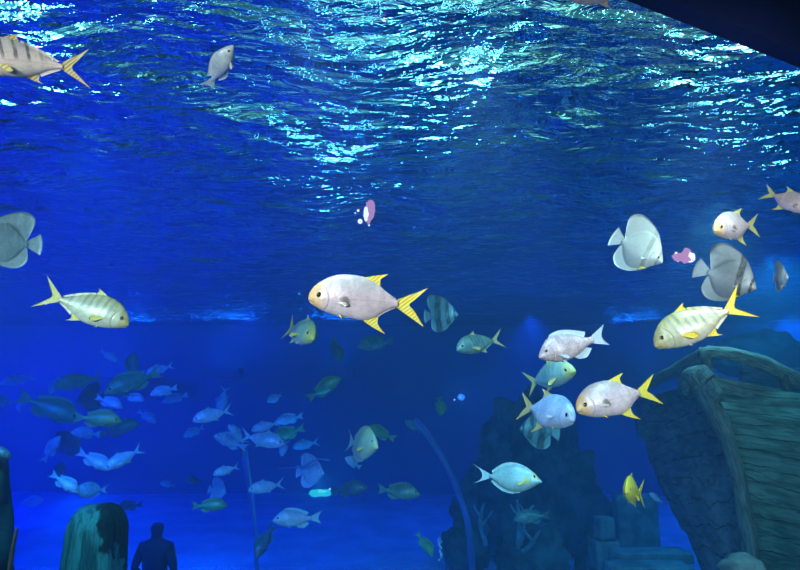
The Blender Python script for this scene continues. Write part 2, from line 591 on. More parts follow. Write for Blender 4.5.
MAT = {}
MAT['pupil'] = plain('pupil_black', (0.008, 0.008, 0.01), 0.15, var=0, bump=0)
MAT['iris'] = plain('iris_silver', (0.60, 0.48, 0.28), 0.25, var=0.2, bump=0)
MAT['silver'] = fish_skin('pompano_skin', (0.48, 0.47, 0.48), (0.70, 0.55, 0.58), (0.80, 0.66, 0.67), head=((0.85, 0.52, 0.10), 0.14, 0.85),
                          patch=[(.40, -.01, .075, (0.14, 0.13, 0.09), 0.9)], metal=0.1)
MAT['silver_plain'] = fish_skin('silver_fish_skin', (0.40, 0.44, 0.46), (0.62, 0.60, 0.60), (0.74, 0.70, 0.66), metal=0.1)
MAT['silver_blue_lit'] = fish_skin('blue_lit_silver_skin', (0.22, 0.42, 0.62), (0.42, 0.56, 0.78), (0.7, 0.74, 0.8), metal=0.1)  # silver fish; blue light and shadow put into the skin colour
MAT['gold'] = fish_skin('golden_trevally_skin', (0.50, 0.56, 0.16), (0.55, 0.60, 0.40), (0.72, 0.76, 0.60), head=((0.72, 0.62, 0.16), 0.10, 0.7), bars=1,
                        bar_col=(0.20, 0.30, 0.34), bar_n=11, bar_range=(.22, .92), bar_z=-.05, bar_w=.6, bar_amt=.75,
                        patch=[(.10, -.05, .04, (0.7, 0.35, 0.15), 0.35)])
MAT['gold_pale'] = fish_skin('pale_barred_skin', (0.55, 0.52, 0.52), (0.90, 0.70, 0.62), (0.92, 0.76, 0.62), head=((0.75, 0.62, 0.3), 0.06, 0.4), bars=1,
                             bar_col=(0.08, 0.08, 0.1), bar_n=8, bar_range=(.2, .85), bar_z=.0, bar_w=.4, bar_amt=.9)
MAT['green_gold'] = fish_skin('green_gold_skin', (0.30, 0.55, 0.35), (0.30, 0.55, 0.50), (0.45, 0.62, 0.5), head=((0.60, 0.70, 0.12), 0.14, 0.8), bars=1,
                              bar_col=(0.12, 0.3, 0.33), bar_n=9, bar_range=(.25, .9), bar_amt=.5)
MAT['teal_barred'] = fish_skin('teal_barred_skin', (0.13, 0.22, 0.15), (0.14, 0.28, 0.26), (0.30, 0.42, 0.28), bars=1, bar_col=(0.04, 0.08, 0.09), bar_n=11,
                               bar_range=(.2, .8), bar_z=-.05, bar_amt=.75)
MAT['grey_pink'] = fish_skin('grey_snapper_skin', (0.42, 0.38, 0.42), (0.62, 0.50, 0.51), (0.72, 0.60, 0.59), spots=0.75, metal=0.05, patch=[(.04, -.04, .04, (0.7, 0.35, 0.3), 0.5)])
BZ = (-0.35, 0.35)
MAT['bat_pale'] = fish_skin('pale_batfish_skin', (0.50, 0.56, 0.52), (0.58, 0.66, 0.63), (0.42, 0.52, 0.52), bands=[(.11, .03, .1), (.36, .06, .15)],
                            band_col=(0.14, 0.16, 0.13), band_amt=.6, gill=.26, zspan=BZ)
MAT['bat_band'] = fish_skin('banded_batfish_skin', (0.42, 0.41, 0.40), (0.50, 0.48, 0.47), (0.36, 0.35, 0.34), bands=[(.10, .035, .1), (.34, .085, .22)],
                            band_col=(0.03, 0.028, 0.025), band_amt=.93, gill=.26, zspan=BZ, patch=[(.75, .3, .3, (0.2, 0.2, 0.2), .6)])
MAT['bat_teal'] = fish_skin('teal_batfish_skin', (0.10, 0.20, 0.20), (0.14, 0.28, 0.27), (0.16, 0.30, 0.30), bands=[(.10, .045, .1), (.34, .09, .1), (.70, .16, .05)],
                            band_col=(0.015, 0.03, 0.04), band_amt=.9, gill=.26, zspan=BZ)
MAT['bat_grey'] = fish_skin('grey_batfish_skin', (0.22, 0.30, 0.33), (0.26, 0.38, 0.42), (0.35, 0.48, 0.50), gill=.26, zspan=BZ)
MAT['cyan'] = fish_skin('pale_surgeonfish_skin', (0.26, 0.50, 0.50), (0.30, 0.58, 0.60), (0.34, 0.62, 0.62),
                        patch=[(.27, -.01, .075, (0.55, 0.66, 0.05), 1.0), (.14, .09, .07, (0.55, 0.64, 0.08), 0.9)], gill=.2)
MAT['mint'] = fish_skin('mint_surgeonfish_skin', (0.34, 0.54, 0.30), (0.36, 0.60, 0.50), (0.42, 0.64, 0.54), head=((0.6, 0.78, 0.25), 0.06, 0.7))
MAT['yellow'] = fish_skin('yellow_fish_skin', (0.80, 0.80, 0.04), (0.84, 0.84, 0.08), (0.8, 0.8, 0.3), head=((0.85, 0.65, 0.1), 0.05, 0.5))
MAT['olive'] = fish_skin('olive_fish_skin', (0.10, 0.24, 0.10), (0.13, 0.36, 0.20), (0.2, 0.42, 0.25), spots=0.25)
MAT['olive_gold'] = fish_skin('olive_gold_skin', (0.30, 0.42, 0.10), (0.42, 0.52, 0.14), (0.45, 0.55, 0.2), spots=0.5)
MAT['steel'] = fish_skin('steel_fish_skin', (0.14, 0.28, 0.5), (0.24, 0.44, 0.75), (0.35, 0.55, 0.85), metal=0.05)
MAT['dusk'] = fish_skin('dusky_fish_skin', (0.06, 0.10, 0.16), (0.08, 0.14, 0.2), (0.12, 0.2, 0.26))
MAT['fin_yellow'] = fin_skin('yellow_fin', (0.85, 0.66, 0.03), (0.78, 0.72, 0.12))
MAT['fin_lemon'] = fin_skin('lemon_fin', (0.66, 0.66, 0.16), (0.75, 0.72, 0.3))
MAT['fin_amber'] = fin_skin('amber_fin', (0.55, 0.40, 0.12), (0.5, 0.45, 0.22))
MAT['fin_clear'] = fin_skin('pale_fin', (0.70, 0.68, 0.66), (0.78, 0.76, 0.7))
MAT['fin_greyblue'] = fin_skin('grey_blue_fin', (0.40, 0.52, 0.60), (0.5, 0.6, 0.66))
MAT['fin_grey'] = fin_skin('grey_fin', (0.46, 0.45, 0.44), (0.55, 0.54, 0.52))
MAT['fin_batpale'] = fin_skin('pale_batfish_fin', (0.56, 0.64, 0.63), (0.66, 0.72, 0.7))
MAT['fin_teal'] = fin_skin('teal_fin', (0.08, 0.18, 0.18), (0.12, 0.24, 0.22))
MAT['fin_cyan'] = fin_skin('cyan_fin', (0.32, 0.58, 0.64), (0.4, 0.64, 0.68))
MAT['fin_steel'] = fin_skin('steel_fin', (0.24, 0.44, 0.72), (0.3, 0.5, 0.75))
MAT['fin_dusk'] = fin_skin('dusky_fin', (0.06, 0.1, 0.14), (0.08, 0.14, 0.18))
MAT['fin_olive'] = fin_skin('olive_fin', (0.12, 0.28, 0.16), (0.2, 0.35, 0.2))

# ------------------------------------------------------------------ the near fish
G1 = 'near pompanos with yellow fins'
fish('pompano', 'silver', 'fin_yellow', 'fin_clear', (309, 298), (398, 304), 3.1, 'large silver pompano with yellow fins and dark side spot, alone in the middle', yaw=4, bend=.12, group=G1, cat='fish')
fish('pompano', 'silver', 'fin_yellow', 'fin_clear', (578, 410), (639, 393), 3.9, 'silver pompano with bright yellow tail and fins, in front of the sunken boat bow', yaw=29, bend=.0, group=G1)
fish('pompano', 'silver', 'fin_lemon', 'fin_clear', (716, 230), (747, 226), 4.3, 'small round silver pompano with dark eye, above the big banded batfish', yaw=57, bend=.0, group=G1)
fish('pompano', 'silver', 'fin_lemon', 'fin_clear', (811, 211), (775, 196), 4.5, 'silver pompano cut off by the picture edge, its pale yellow tail showing', yaw=10, bend=.1, group=G1)
fish('pompano', 'silver_blue_lit', 'fin_amber', 'fin_greyblue', (573, 420), (531, 408), 4.2, 'blue-lit silver pompano with amber forked tail, below the green fish', yaw=47, bend=.0, group=G1, stretch=1.08)
fish('snapper', 'grey_pink', 'fin_greyblue', 'fin_greyblue', (540, 357), (592, 340), 3.8, 'pinkish grey snapper with pale blue tail, swimming left above the green fish', yaw=24, bend=.05, stretch=1.12)
fish('trevally', 'gold', 'fin_yellow', 'fin_clear', (657, 345), (725, 312), 3.8, 'golden trevally with grey bars and yellow tail, just above the boat rail', yaw=16, bend=.05, stretch=1.1)
fish('trevally', 'gold', 'fin_lemon', 'fin_clear', (126, 324), (62, 300), 3.2, 'pale golden trevally with grey bars nosing down toward the right, left side of tank', yaw=12, bend=-.04, stretch=1.12)
fish('trevally', 'gold_pale', 'fin_amber', 'fin_amber', (-32, 57), (57, 66), 2.6, 'pinkish trevally with black bars and amber forked tail under the water surface', yaw=0, bend=.08)
fish('trevally', 'green_gold', 'fin_lemon', 'fin_lemon', (313, 339), (289, 328), 4.3, 'small greenish yellow trevally turned toward us below and left of the large pompano', yaw=66, bend=.06)
fish('trevally', 'teal_barred', 'fin_amber', 'fin_teal', (457, 350), (492, 341), 5.2, 'teal trevally with dark bars and thin forked tail, swimming left in mid water', yaw=40, bend=.1)
fish('trevally', 'green_gold', 'fin_lemon', 'fin_teal', (574, 371), (534, 382), 4.5, 'green trevally with yellow face and curled tail, under the pinkish grey snapper', yaw=48, bend=.02)
fish('batfish', 'bat_pale', 'fin_yellow', 'fin_batpale', (661, 262), (622, 241), 4.2, 'pale tall batfish with yellow pelvic fins and white tail, left of the pink glow', yaw=14, bend=.1)
fish('batfish', 'bat_band', 'fin_yellow', 'fin_grey', (753, 288), (711, 273), 4.7, 'grey batfish with two black head bands and a broad fan tail', yaw=16, bend=-.15)
fish('batfish', 'bat_teal', 'fin_teal', 'fin_teal', (458, 315), (430, 316), 5.6, 'dark teal striped batfish right of the large pompano tail', yaw=24, bend=.1)
fish('batfish', 'bat_grey', 'fin_teal', 'fin_teal', (-22, 242), (24, 244), 3.3, 'dim grey batfish half out of the picture, only its round tail end showing', yaw=0, bend=.05)
fish('batfish', 'bat_pale', 'fin_lemon', 'fin_batpale', (787, 278), (775, 278), 4.4, 'narrow pale batfish seen almost head on, right of the grey banded batfish', yaw=62, bend=.1)
fish('batfish', 'bat_teal', 'fin_olive', 'fin_teal', (520, 429), (550, 432), 6.2, 'teal banded batfish mostly hidden behind the blue-lit silver pompano', yaw=20, bend=.1)
fish('surgeonfish', 'cyan', 'fin_lemon', 'fin_cyan', (541, 482), (489, 476), 4.4, 'pale cyan surgeonfish with yellow cheek patches and curved tail', yaw=8, bend=.08)
fish('surgeonfish', 'mint', 'fin_lemon', 'fin_cyan', (377, 448), (350, 442), 5.0, 'round pale mint surgeonfish turned toward us, its tail hidden', yaw=60, bend=.08, stretch=1.15)
fish('trevally', 'yellow', 'fin_yellow', 'fin_lemon', (626, 492), (636, 493), 4.3, 'bright yellow fish seen head on with thin tail, left of the boat keel', yaw=77, bend=.12, stretch=1.45)
fish('snapper', 'silver_plain', 'fin_clear', 'fin_clear', (233, 46), (213, 84), 3.4, 'silvery fish standing upright with its snout at the water surface', yaw=22, roll=20, bend=.25)
fish('pompano', 'silver_plain', 'fin_clear', 'fin_grey', (572, -1), (616, -9), 3.1, 'grey fish cut off by the top edge, only its lower head showing', yaw=0)

# ------------------------------------------------------------------ the far school
GS = 'school of far fish over the sand'
K_ = dict(T='trevally', P='pompano', S='snapper', B='batfish', U='surgeonfish')
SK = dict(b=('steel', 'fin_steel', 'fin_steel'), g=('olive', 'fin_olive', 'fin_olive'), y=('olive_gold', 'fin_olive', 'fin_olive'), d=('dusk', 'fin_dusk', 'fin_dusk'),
          c=('silver_blue_lit', 'fin_cyan', 'fin_cyan'), t=('teal_barred', 'fin_teal', 'fin_teal'))
FAR = [
    ('S', 'y', 120, 422, 84, 418, 6.0, 20, 'yellow-green fish facing right, brightest of the dim fish at lower left'),
    ('S', 'g', 78, 421, 31, 401, 7.0, 12, 'large dark green fish nosing down to the right, beside the yellow-green fish'),
    ('S', 'g', 107, 393, 149, 376, 7.0, 10, 'large green fish facing left, under the slim pale backed fish'),
    ('T', 'g', 57, 387, 92, 379, 7.5, 10, 'slender dark green fish facing left above the largest green fish'),
    ('S', 'b', 122, 408, 101, 399, 6.5, 15, 'small bright blue fish nosing down just above the yellow-green fish'),
    ('S', 'b', 151, 395, 172, 389, 6.5, 15, 'bright blue fish facing left, right of the green fish, under the slim one'),
    ('S', 'b', 144, 401, 127, 396, 7.0, 25, 'small blue fish facing right directly under the large green fish'),
    ('T', 'b', 147, 374, 168, 367, 7.5, 5, 'slim pale backed fish with forked tail above the large green fish'),
    ('S', 'b', 163, 402, 183, 396, 8.5, 15, 'dim blue fish facing left under the bright blue one'),
    ('S', 'b', 156, 423, 141, 413, 8.5, 20, 'dim blue fish nosing down to the right, below the green fish'),
    ('T', 'b', 2, 384, 27, 378, 8.0, 10, 'dim blue fish at the left picture edge with tail toward the right'),
    ('S', 'b', 51, 394, 58, 380, 8.0, 40, 'small blue fish nosing down behind the slender green fish'),
    ('S', 'b', 20, 412, 24, 400, 8.0, 50, 'short dim blue fish left of the large dark green fish'),
    ('U', 'b', -8, 400, 8, 403, 7.0, 40, 'round blue fish cut off by the left picture edge'),
    ('B', 'd', 78, 402, 98, 398, 8.5, 30, 'dark round fish partly behind the yellow-green fish'),
    ('S', 'g', 138, 424, 108, 432, 8.0, 10, 'dark green fish behind and below the yellow-green fish'),
    ('S', 'g', 134, 353, 132, 374, 8.5, 40, 'dim green fish standing upright above the large green fish'),
    ('T', 'b', 117, 362, 103, 352, 8.0, 20, 'small dark fish glinting in open water right below the pale golden trevally'),
    ('T', 'c', 194, 421, 224, 412, 6.5, 10, 'cyan-blue fish facing left, alone above the school by the pole'),
    ('T', 'b', 221, 411, 225, 391, 8.0, 40, 'thin blue fish hanging upright over the tail of the lone cyan-blue fish'),
    ('S', 'b', 184, 437, 200, 429, 9.0, 25, 'dim blue fish below and left of the cyan-blue fish'),
    ('S', 'b', 72, 433, 94, 434, 6.5, 20, 'bright blue fish facing left under the yellow-green fish'),
    ('S', 'b', 60, 437, 47, 456, 6.5, 15, 'bright blue fish rising to the right, left of the dark round fish'),
    ('B', 'd', 80, 440, 64, 447, 7.0, 40, 'near black round fish among the bright blue ones'),
    ('S', 'c', 110, 470, 84, 455, 6.0, 15, 'light blue fish forming the left arm of a V of two fish'),
    ('T', 'c', 107, 469, 134, 453, 6.0, 10, 'light blue fish forming the right arm of a V of two fish'),
    ('S', 'c', 78, 493, 56, 477, 5.5, 10, 'pale blue fish nosing down toward the top of the stump'),
    ('U', 'b', 74, 492, 100, 490, 5.6, 30, 'greyish blue rounded fish just above the stump'),
    ('U', 'd', 62, 462, 58, 478, 7.5, 40, 'dark blue fish behind the pale blue one above the stump'),
    ('U', 'b', 43, 500, 25, 502, 7.5, 30, 'dim round blue fish low over the sand left of the stump'),
    ('S', 'd', 118, 508, 137, 505, 8.0, 30, 'small dusky fish right of the stump top'),
    ('S', 'b', 214, 436, 241, 446, 7.0, 10, 'blue fish with tail toward the pole, lower of the crossing pair'),
    ('T', 'b', 228, 425, 242, 441, 7.0, 15, 'blue fish rising steeply to the left against the pole top'),
    ('T', 'b', 252, 431, 274, 424, 7.0, 10, 'blue fish with pale tail tips facing left, upper of the group right of the pole'),
    ('T', 'c', 284, 445, 249, 437, 7.0, 15, 'blue fish with bright white tail line facing right, beside the pole top'),
    ('S', 'b', 276, 423, 298, 417, 8.0, 15, 'dim blue fish with forked tail pointing up right, right of the pole group'),
    ('S', 'g', 270, 440, 298, 430, 8.0, 10, 'dim green fish under the dim blue fish with raised tail'),
    ('T', 'b', 293, 448, 314, 443, 8.5, 20, 'faint blue fish at the right end of the pole group'),
    ('T', 'b', 282, 456, 286, 443, 7.0, 40, 'small blue fish hanging upright with a bright curved edge'),
    ('U', 'b', 267, 402, 279, 396, 8.0, 35, 'small blue oval fish alone in dark water above the pole group'),
    ('T', 'c', 214, 475, 234, 468, 6.5, 10, 'small cyan fish facing left, left of the pole middle'),
    ('T', 'c', 249, 491, 277, 485, 6.5, 10, 'slim cyan fish facing left across the pole'),
    ('S', 'g', 227, 506, 199, 506, 6.3, 10, 'dark green fish facing right in front of the bright blue sand'),
    ('B', 'b', 226, 493, 212, 490, 7.0, 40, 'blue batfish with stripes, right above the dark green fish'),
    ('S', 'c', 273, 521, 312, 518, 6.0, 8, 'grey-blue fish facing left low over the bright sand'),
    ('B', 'b', 324, 474, 302, 472, 6.5, 35, 'blue striped batfish above the cyan lamp'),
    ('S', 'd', 368, 488, 338, 491, 7.0, 15, 'dusky fish facing right, just right of the cyan lamp'),
    ('S', 't', 420, 495, 385, 490, 6.8, 10, 'grey-teal fish facing right under the mint surgeonfish, near the blue hose'),
    ('S', 'd', 257, 557, 270, 532, 6.3, 20, 'dark fish nosing down steeply beside the foot of the pole'),
    ('S', 'b', 345, 458, 358, 466, 6.5, 40, 'small blue fish directly under the mint surgeonfish'),
    ('S', 'g', 366, 428, 390, 437, 7.0, 15, 'dark green fish with drooping tail behind the mint surgeonfish'),
    ('S', 'g', 341, 378, 314, 395, 7.5, 10, 'dark green fish rising to the right in the dark centre water'),
    ('S', 't', 357, 347, 388, 342, 9.0, 10, 'faint teal fish below the large pompano belly'),
    ('T', 't', 338, 362, 334, 340, 9.5, 40, 'faint upright teal fish left of the other faint one, below the large pompano'),
    ('S', 't', 405, 421, 418, 430, 9.0, 30, 'faint teal fish left of the blue hose top'),
    ('S', 'g', 441, 415, 439, 400, 7.5, 50, 'tiny olive fish hanging upright left of the small blue lamp'),
    ('S', 'g', 432, 556, 420, 537, 7.0, 20, 'dark green fish nosing down at the bottom edge beside the bubbles'),
    ('S', 't', 514, 520, 543, 516, 7.5, 10, 'dim teal fish facing left in front of the dark rocks'),
    ('T', 'c', 650, 494, 660, 501, 7.0, 30, 'tiny pale blue fish behind the tail of the bright yellow fish'),
    ('S', 'b', 160, 483, 172, 485, 8.5, 35, 'small pale edged blue fish above the bright sand, right of the stump'),
    ('S', 'd', 186, 480, 199, 482, 8.5, 40, 'small dusky blue fish above the bright sand, left of the pole'),
    ('T', 'd', 10, 458, -14, 448, 4.5, 10, 'fish cut off by the left edge below the blue one, only pale snout showing'),
]
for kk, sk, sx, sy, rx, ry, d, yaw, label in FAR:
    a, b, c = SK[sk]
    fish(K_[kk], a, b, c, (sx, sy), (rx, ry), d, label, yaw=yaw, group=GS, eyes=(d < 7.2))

# ------------------------------------------------------------------ the tank
k = N('tank_wall')
co = k.coord()
k.pbr(k.mix(k.step(k.noise(co, 0.5, 4), .35, .65), (0.03, 0.06, 0.22), (0.05, 0.1, 0.3)), .7, k.bump(k.noise(co, 2, 5), .3, .1))
MAT['tank_wall'] = k.m
k = N('sand')
co = k.coord()
k.pbr(k.mix(k.step(k.noise(co, 1.2, 6), .35, .7), (0.50, 0.56, 0.60), (0.8, 0.84, 0.84)), .9, k.bump(k.noise(co, 7, 6), .6, .06))
MAT['sand'] = k.m
MAT['hall_dark'] = plain('dark_hall_paint', (0.001, 0.010, 0.075), .6, 2, .2, .1)
MAT['hall_grey'] = plain('hall_paint', (0.25, 0.45, 0.48), .7, 2, .2, .1)

X0, X1, Y1 = -13.0, 15.0, 19.0
# the acrylic front runs slanting past the camera; direction and inward normal
E1, E2 = at(625, 0, 1), at(800, 68, 1)


def on_surface(px, py):
    r = at(px, py, 1) - CAM
    return CAM + r * ((WATER_Z - CAM.z) / r.z)


e1, e2 = on_surface(625, 0), on_surface(800, 68)
gd = (e2 - e1); gd.z = 0; gd.normalize()
gn = Vector((-gd.y, gd.x, 0))                      # into the tank
GL = e1 + gd * ((X0 - e1.x) / gd.x)
GR = e1 + gd * ((X1 - e1.x) / gd.x)
# floor
nx, ny = 110, 90
V, F = [], []
for j in range(ny + 1):
    for i in range(nx + 1):
        x = X0 - 1 + (X1 - X0 + 2) * i / nx
        y = -8 + (Y1 + 9) * j / ny
        z = 0.10 * noise.noise(Vector((x * .5, y * .5, 0))) + 0.03 * noise.noise(Vector((x * 2, y * 2, 3))) - .1
        V.append((x, y, z))
for j in range(ny):
    for i in range(nx):
        a = j * (nx + 1) + i
        F.append((a, a + 1, a + nx + 2, a + nx + 1))
tag(mesh_obj('floor', V, F, MAT['sand']), 'pale sandy tank floor lit blue', kind='structure')


def wall(name, a, b, z0, z1, th, mat, label):
    a, b = Vector(a), Vector(b)
    dr = (b - a).normalized()
    nn = Vector((-dr.y, dr.x, 0)) * th
    P = [a, b, b + nn, a + nn]
    V = [Vector((p.x, p.y, z0)) for p in P] + [Vector((p.x, p.y, z1)) for p in P]
    F = [(3, 2, 1, 0), (4, 5, 6, 7), (0, 1, 5, 4), (1, 2, 6, 5), (2, 3, 7, 6), (3, 0, 4, 7)]
    o = mesh_obj(name, V, F, mat, smooth=False)
    return tag(o, label, kind='structure')


wall('wall_back', (X1, Y1, 0), (X0, Y1, 0), -.3, WATER_Z + .2, -.3, MAT['tank_wall'], 'blue back wall of the tank')
wall('wall_left', (X0, Y1, 0), (X0, GL.y, 0), -.3, WATER_Z + .2, -.3, MAT['tank_wall'], 'blue left wall of the tank')
wall('wall_right', (X1, GR.y, 0), (X1, Y1, 0), -.3, WATER_Z + .2, -.3, MAT['tank_wall'], 'blue right wall of the tank')
wall('wall_front', GL, GR, WATER_Z + 0.0, 8.0, -.12, MAT['hall_dark'], 'dark navy wall above the water line, top right corner')

# water body: scattering and absorbing, no surface of its own
k = N('water_body')
sca = k.n('ShaderNodeVolumeScatter')
sca.inputs['Color'].default_value = (0.3, 0.7, 1.0, 1)
sca.inputs['Density'].default_value = 0.036
sca.inputs['Anisotropy'].default_value = 0.3
ab = k.n('ShaderNodeVolumeAbsorption')
ab.inputs['Color'].default_value = (0.0, 0.66, 0.93, 1)
ab.inputs['Density'].default_value = 0.26
ad = k.n('ShaderNodeAddShader')
k.link(sca.outputs[0], ad.inputs[0]); k.link(ab.outputs[0], ad.inputs[1])
k.link(ad.outputs[0], k.out.inputs['Volume'])
MAT['water_body'] = k.m
pts = [GL + gn * .01, GR + gn * .01, Vector((X1 - .01, Y1 - .01, 0)), Vector((X0 + .01, Y1 - .01, 0))]
V = [Vector((p.x, p.y, -.4)) for p in pts] + [Vector((p.x, p.y, WATER_Z + .2)) for p in pts]
F = [(3, 2, 1, 0), (4, 5, 6, 7), (0, 1, 5, 4), (1, 2, 6, 5), (2, 3, 7, 6), (3, 0, 4, 7)]
tag(mesh_obj('water', V, F, MAT['water_body'], smooth=False), 'clear blue tank water', kind='structure')

# water surface seen from below
k = N('water_surface')
co = k.coord()
g = k.n('ShaderNodeBsdfGlass')
g.inputs['IOR'].default_value = 1.333
g.inputs['Roughness'].default_value = 0.02
g.inputs['Color'].default_value = (0.85, 0.97, 1, 1)
h1 = k.math('ADD', k.noise(k.mapping(co, (.55, 1.3, 1), (0, 0, .3)), 6, 4, .6, .4), k.math('MULTIPLY', k.noise(k.mapping(co, (.6, 1.2, 1), (0, 0, -.25)), 1.7, 3), 4.5))
k.link(k.bump(h1, 1.0, .105), g.inputs['Normal'])
k.link(g.outputs[0], k.out.inputs['Surface'])
MAT['water_surface'] = k.m
rng = np.random.RandomState(5)
waves = []
for i in range(44):
    lam = 0.12 * (1.07 ** i)
    th = rng.normal(1.7, 0.7)
    waves.append((2 * PI / lam, th, rng.uniform(0, 2 * PI), 0.0064 * lam))
us = []
v = 0.0
S_, T_ = [-.01], []
# rows get longer with distance from the glass
s = 0.02
while True:
    S_.append(s)
    s += 0.028 + 0.0035 * s
    if s > 26: break
NT = 620
A = np.array([GL.x, GL.y]); D = np.array([gd.x, gd.y]); Nn = np.array([gn.x, gn.y])
Ltot = (GR - GL).length
tc = (Vector((0, 0, 0)) - GL).dot(gd)              # station of the camera along the glass
tt = np.linspace(-1, 1, NT)
tt = np.sign(tt) * np.abs(tt) ** 1.5
tt = np.where(tt < 0, tc + tt * tc, tc + tt * (Ltot - tc))
SS, TT = np.meshgrid(np.array(S_), tt, indexing='ij')
XX = A[0] + D[0] * TT + Nn[0] * SS
YY = A[1] + D[1] * TT + Nn[1] * SS
ZZ = np.zeros_like(XX)
for (kk_, th, ph, am) in waves:
    ZZ += am * np.sin(kk_ * (XX * math.cos(th) + YY * math.sin(th)) + ph + 0.8 * np.sin(0.9 * XX + 0.7 * YY + ph))
ZZ = WATER_Z + .07 + ZZ * np.clip(SS / .3, .6, 1)
keep = (XX > X0 - .3) & (XX < X1 + .3) & (YY < Y1 + .3)
ns, nt = XX.shape
verts = np.stack([XX, YY, ZZ], -1).reshape(-1, 3)
idx = np.arange(ns * nt).reshape(ns, nt)
q = np.stack([idx[:-1, :-1], idx[:-1, 1:], idx[1:, 1:], idx[1:, :-1]], -1).reshape(-1, 4)
kq = (keep[:-1, :-1] & keep[1:, 1:]).reshape(-1)
q = q[kq]
used = np.unique(q)
remap = -np.ones(len(verts), int); remap[used] = np.arange(len(used))
me = bpy.data.meshes.new('water_surface')
vv = verts[used]; qq = remap[q]
me.vertices.add(len(vv)); me.vertices.foreach_set('co', vv.astype(np.float32).ravel())
me.loops.add(len(qq) * 4); me.loops.foreach_set('vertex_index', qq.astype(np.int32).ravel())
me.polygons.add(len(qq)); me.polygons.foreach_set('loop_start', np.arange(0, len(qq) * 4, 4, dtype=np.int32))
me.polygons.foreach_set('use_smooth', [True] * len(qq))
me.update(calc_edges=True)
me.validate()
me.materials.append(MAT['water_surface'])
ws = bpy.data.objects.new('water_surface', me)
COL.objects.link(ws)
tag(ws, 'rippled water surface seen from below', kind='structure')

# the hall above the water
box('ceiling', (X0 - 1, -6, 9.0), (X1 + 1, Y1 + 6, 9.2), MAT['hall_grey'])['kind'] = 'structure'
wall('wall_hall_back', (X1 + 1, Y1 + 5, 0), (X0 - 1, Y1 + 5, 0), WATER_Z + .3, 9.0, -.2, MAT['hall_grey'], 'dark hall wall above the tank')
EMIT_CEIL = emit_mat('hall_lamp_glow', (0.34, 1.0, 0.84), 1.5)
LAMPS = [(-9, 8, .8, 2.4), (-6, 10, .8, 2.4), (-3.5, 7, .8, 2.4), (-1, 9, 1.2, 3), (1.2, 6.5, .9, 2.4), (2.8, 9.5, 1.2, 3), (5, 7.5, .9, 2.6), (7.5, 10, 1, 3), (10, 8, .9, 3),
         (4.2, 5.4, .5, 1.2), (5.6, 6.2, .4, 1.2), (3.0, 6.6, .3, 1.2), (0, 14, 1.4, 3), (4.5, 14.5, 1.4, 3), (9, 15, 1.4, 3), (-4.5, 14.5, 1, 3), (-10, 15, 1, 3)]
for (x, y, w, l) in LAMPS:
    t = empty('ceiling_lamp', (x, y, 8.6))
    tag(t, 'long lamp hanging over the tank, mirrored as mint glints on the ripples', 'lamp', 'lamps over the water')
    box('housing', (-w / 2 - .05, -l / 2 - .05, 0), (w / 2 + .05, l / 2 + .05, .12), MAT['hall_grey'], t)
    box('diffuser', (-w / 2, -l / 2, -.05), (w / 2, l / 2, 0.0), EMIT_CEIL, t)
    box('hanger', (-.02, -.02, .12), (.02, .02, .4), MAT['hall_grey'], t)


def spot(name, loc, target, energy, col, angle=70, blend=.8, size=.15):
    l = bpy.data.lights.new(name, 'SPOT')
    l.energy = energy
    l.color = col
    l.spot_size = R(angle)
    l.spot_blend = blend
    l.shadow_soft_size = size
    o = bpy.data.objects.new(name, l)
    COL.objects.link(o)
    o.location = loc
    d = Vector(target) - Vector(loc)
    o.rotation_euler = d.to_track_quat('-Z', 'Y').to_euler()
    return o


# added point lights that brighten the hall over the tank
for (x, y, e) in [(-7, 9, 260), (1, 11, 200), (6, 8, 300), (10, 13, 260), (-2, 16, 260)]:
    l = bpy.data.lights.new('hall_fill', 'POINT'); l.energy = e; l.color = (.25, .85, 1); l.shadow_soft_size = .4
    o = bpy.data.objects.new('hall_fill', l); COL.objects.link(o); o.location = (x, y, 7.4)
# visitors' hall spots shining through the glass onto the near fish
spot('hall_spot', (-1.2, 0.1, 3.3), at(360, 330, 3.4), 380, (1, .90, .88), 75)
spot('hall_spot', (2.2, 0.5, 3.5), at(700, 300, 4.2), 440, (1, .94, .9), 75)
spot('hall_spot', (-2.4, -.8, 3.6), at(80, 130, 3.2), 620, (1, .97, .9), 70)
# white overhead tank lamps, their beams enter at the top
spot('tank_spot', (-.5, 2.75, 4.6), at(370, 300, 3.3), 150, (.9, 1, .95), 50)
spot('tank_spot', (2.1, 3.2, 4.7), at(680, 320, 4.2), 170, (.9, 1, .95), 70)
spot('tank_spot', (0.4, 3.0, 4.6), (1.0, 6.5, 1.2), 360, (.6, .8, 1), 62)
spot('tank_spot', (-2.9, 2.9, 4.3), at(97, 530, 5.0), 420, (.35, 1, .8), 40)  # added mint spot that brightens the stump
spot('tank_spot', (3.2, 6.0, 4.6), (3.0, 6.5, 0), 200, (.5, .95, 1), 100)
# blue lamps
for (p, q_, e, c, a) in [
    ((-8, 8, 4.5), (-7, 9, 0), 2000, (0, .03, 1), 130),
    ((-11, 14, 4.5), (-9, 18, 1), 3000, (0, .03, 1), 140),
    ((-3, 12, 4.5), (-3, 13, 0), 450, (0, .10, 1), 120),
    ((3, 14, 4.5), (3, 14, 0), 650, (0, .16, 1), 130),
    ((9, 14, 4.5), (8, 14, 0), 1050, (0, .30, 1), 140),
    ((5, 8, 4.5), (5, 8, 0), 500, (0, .45, .8), 130),
    ((-4.5, 3.5, 4.3), (-4, 8.0, 1), 800, (0.0, .12, 1), 80),
    ((-2.0, 3.6, 4.3), (-2.6, 7.5, 1), 340, (0.0, .16, 1), 70),
]:
    spot('blue_tank_lamp', p, q_, e, c, a)
# added low blue spot that brightens the sand
spot('blue_tank_lamp', (-4.5, 9.0, 1.4), (-4.2, 9.1, 0), 520, (0, .2, 1), 165)

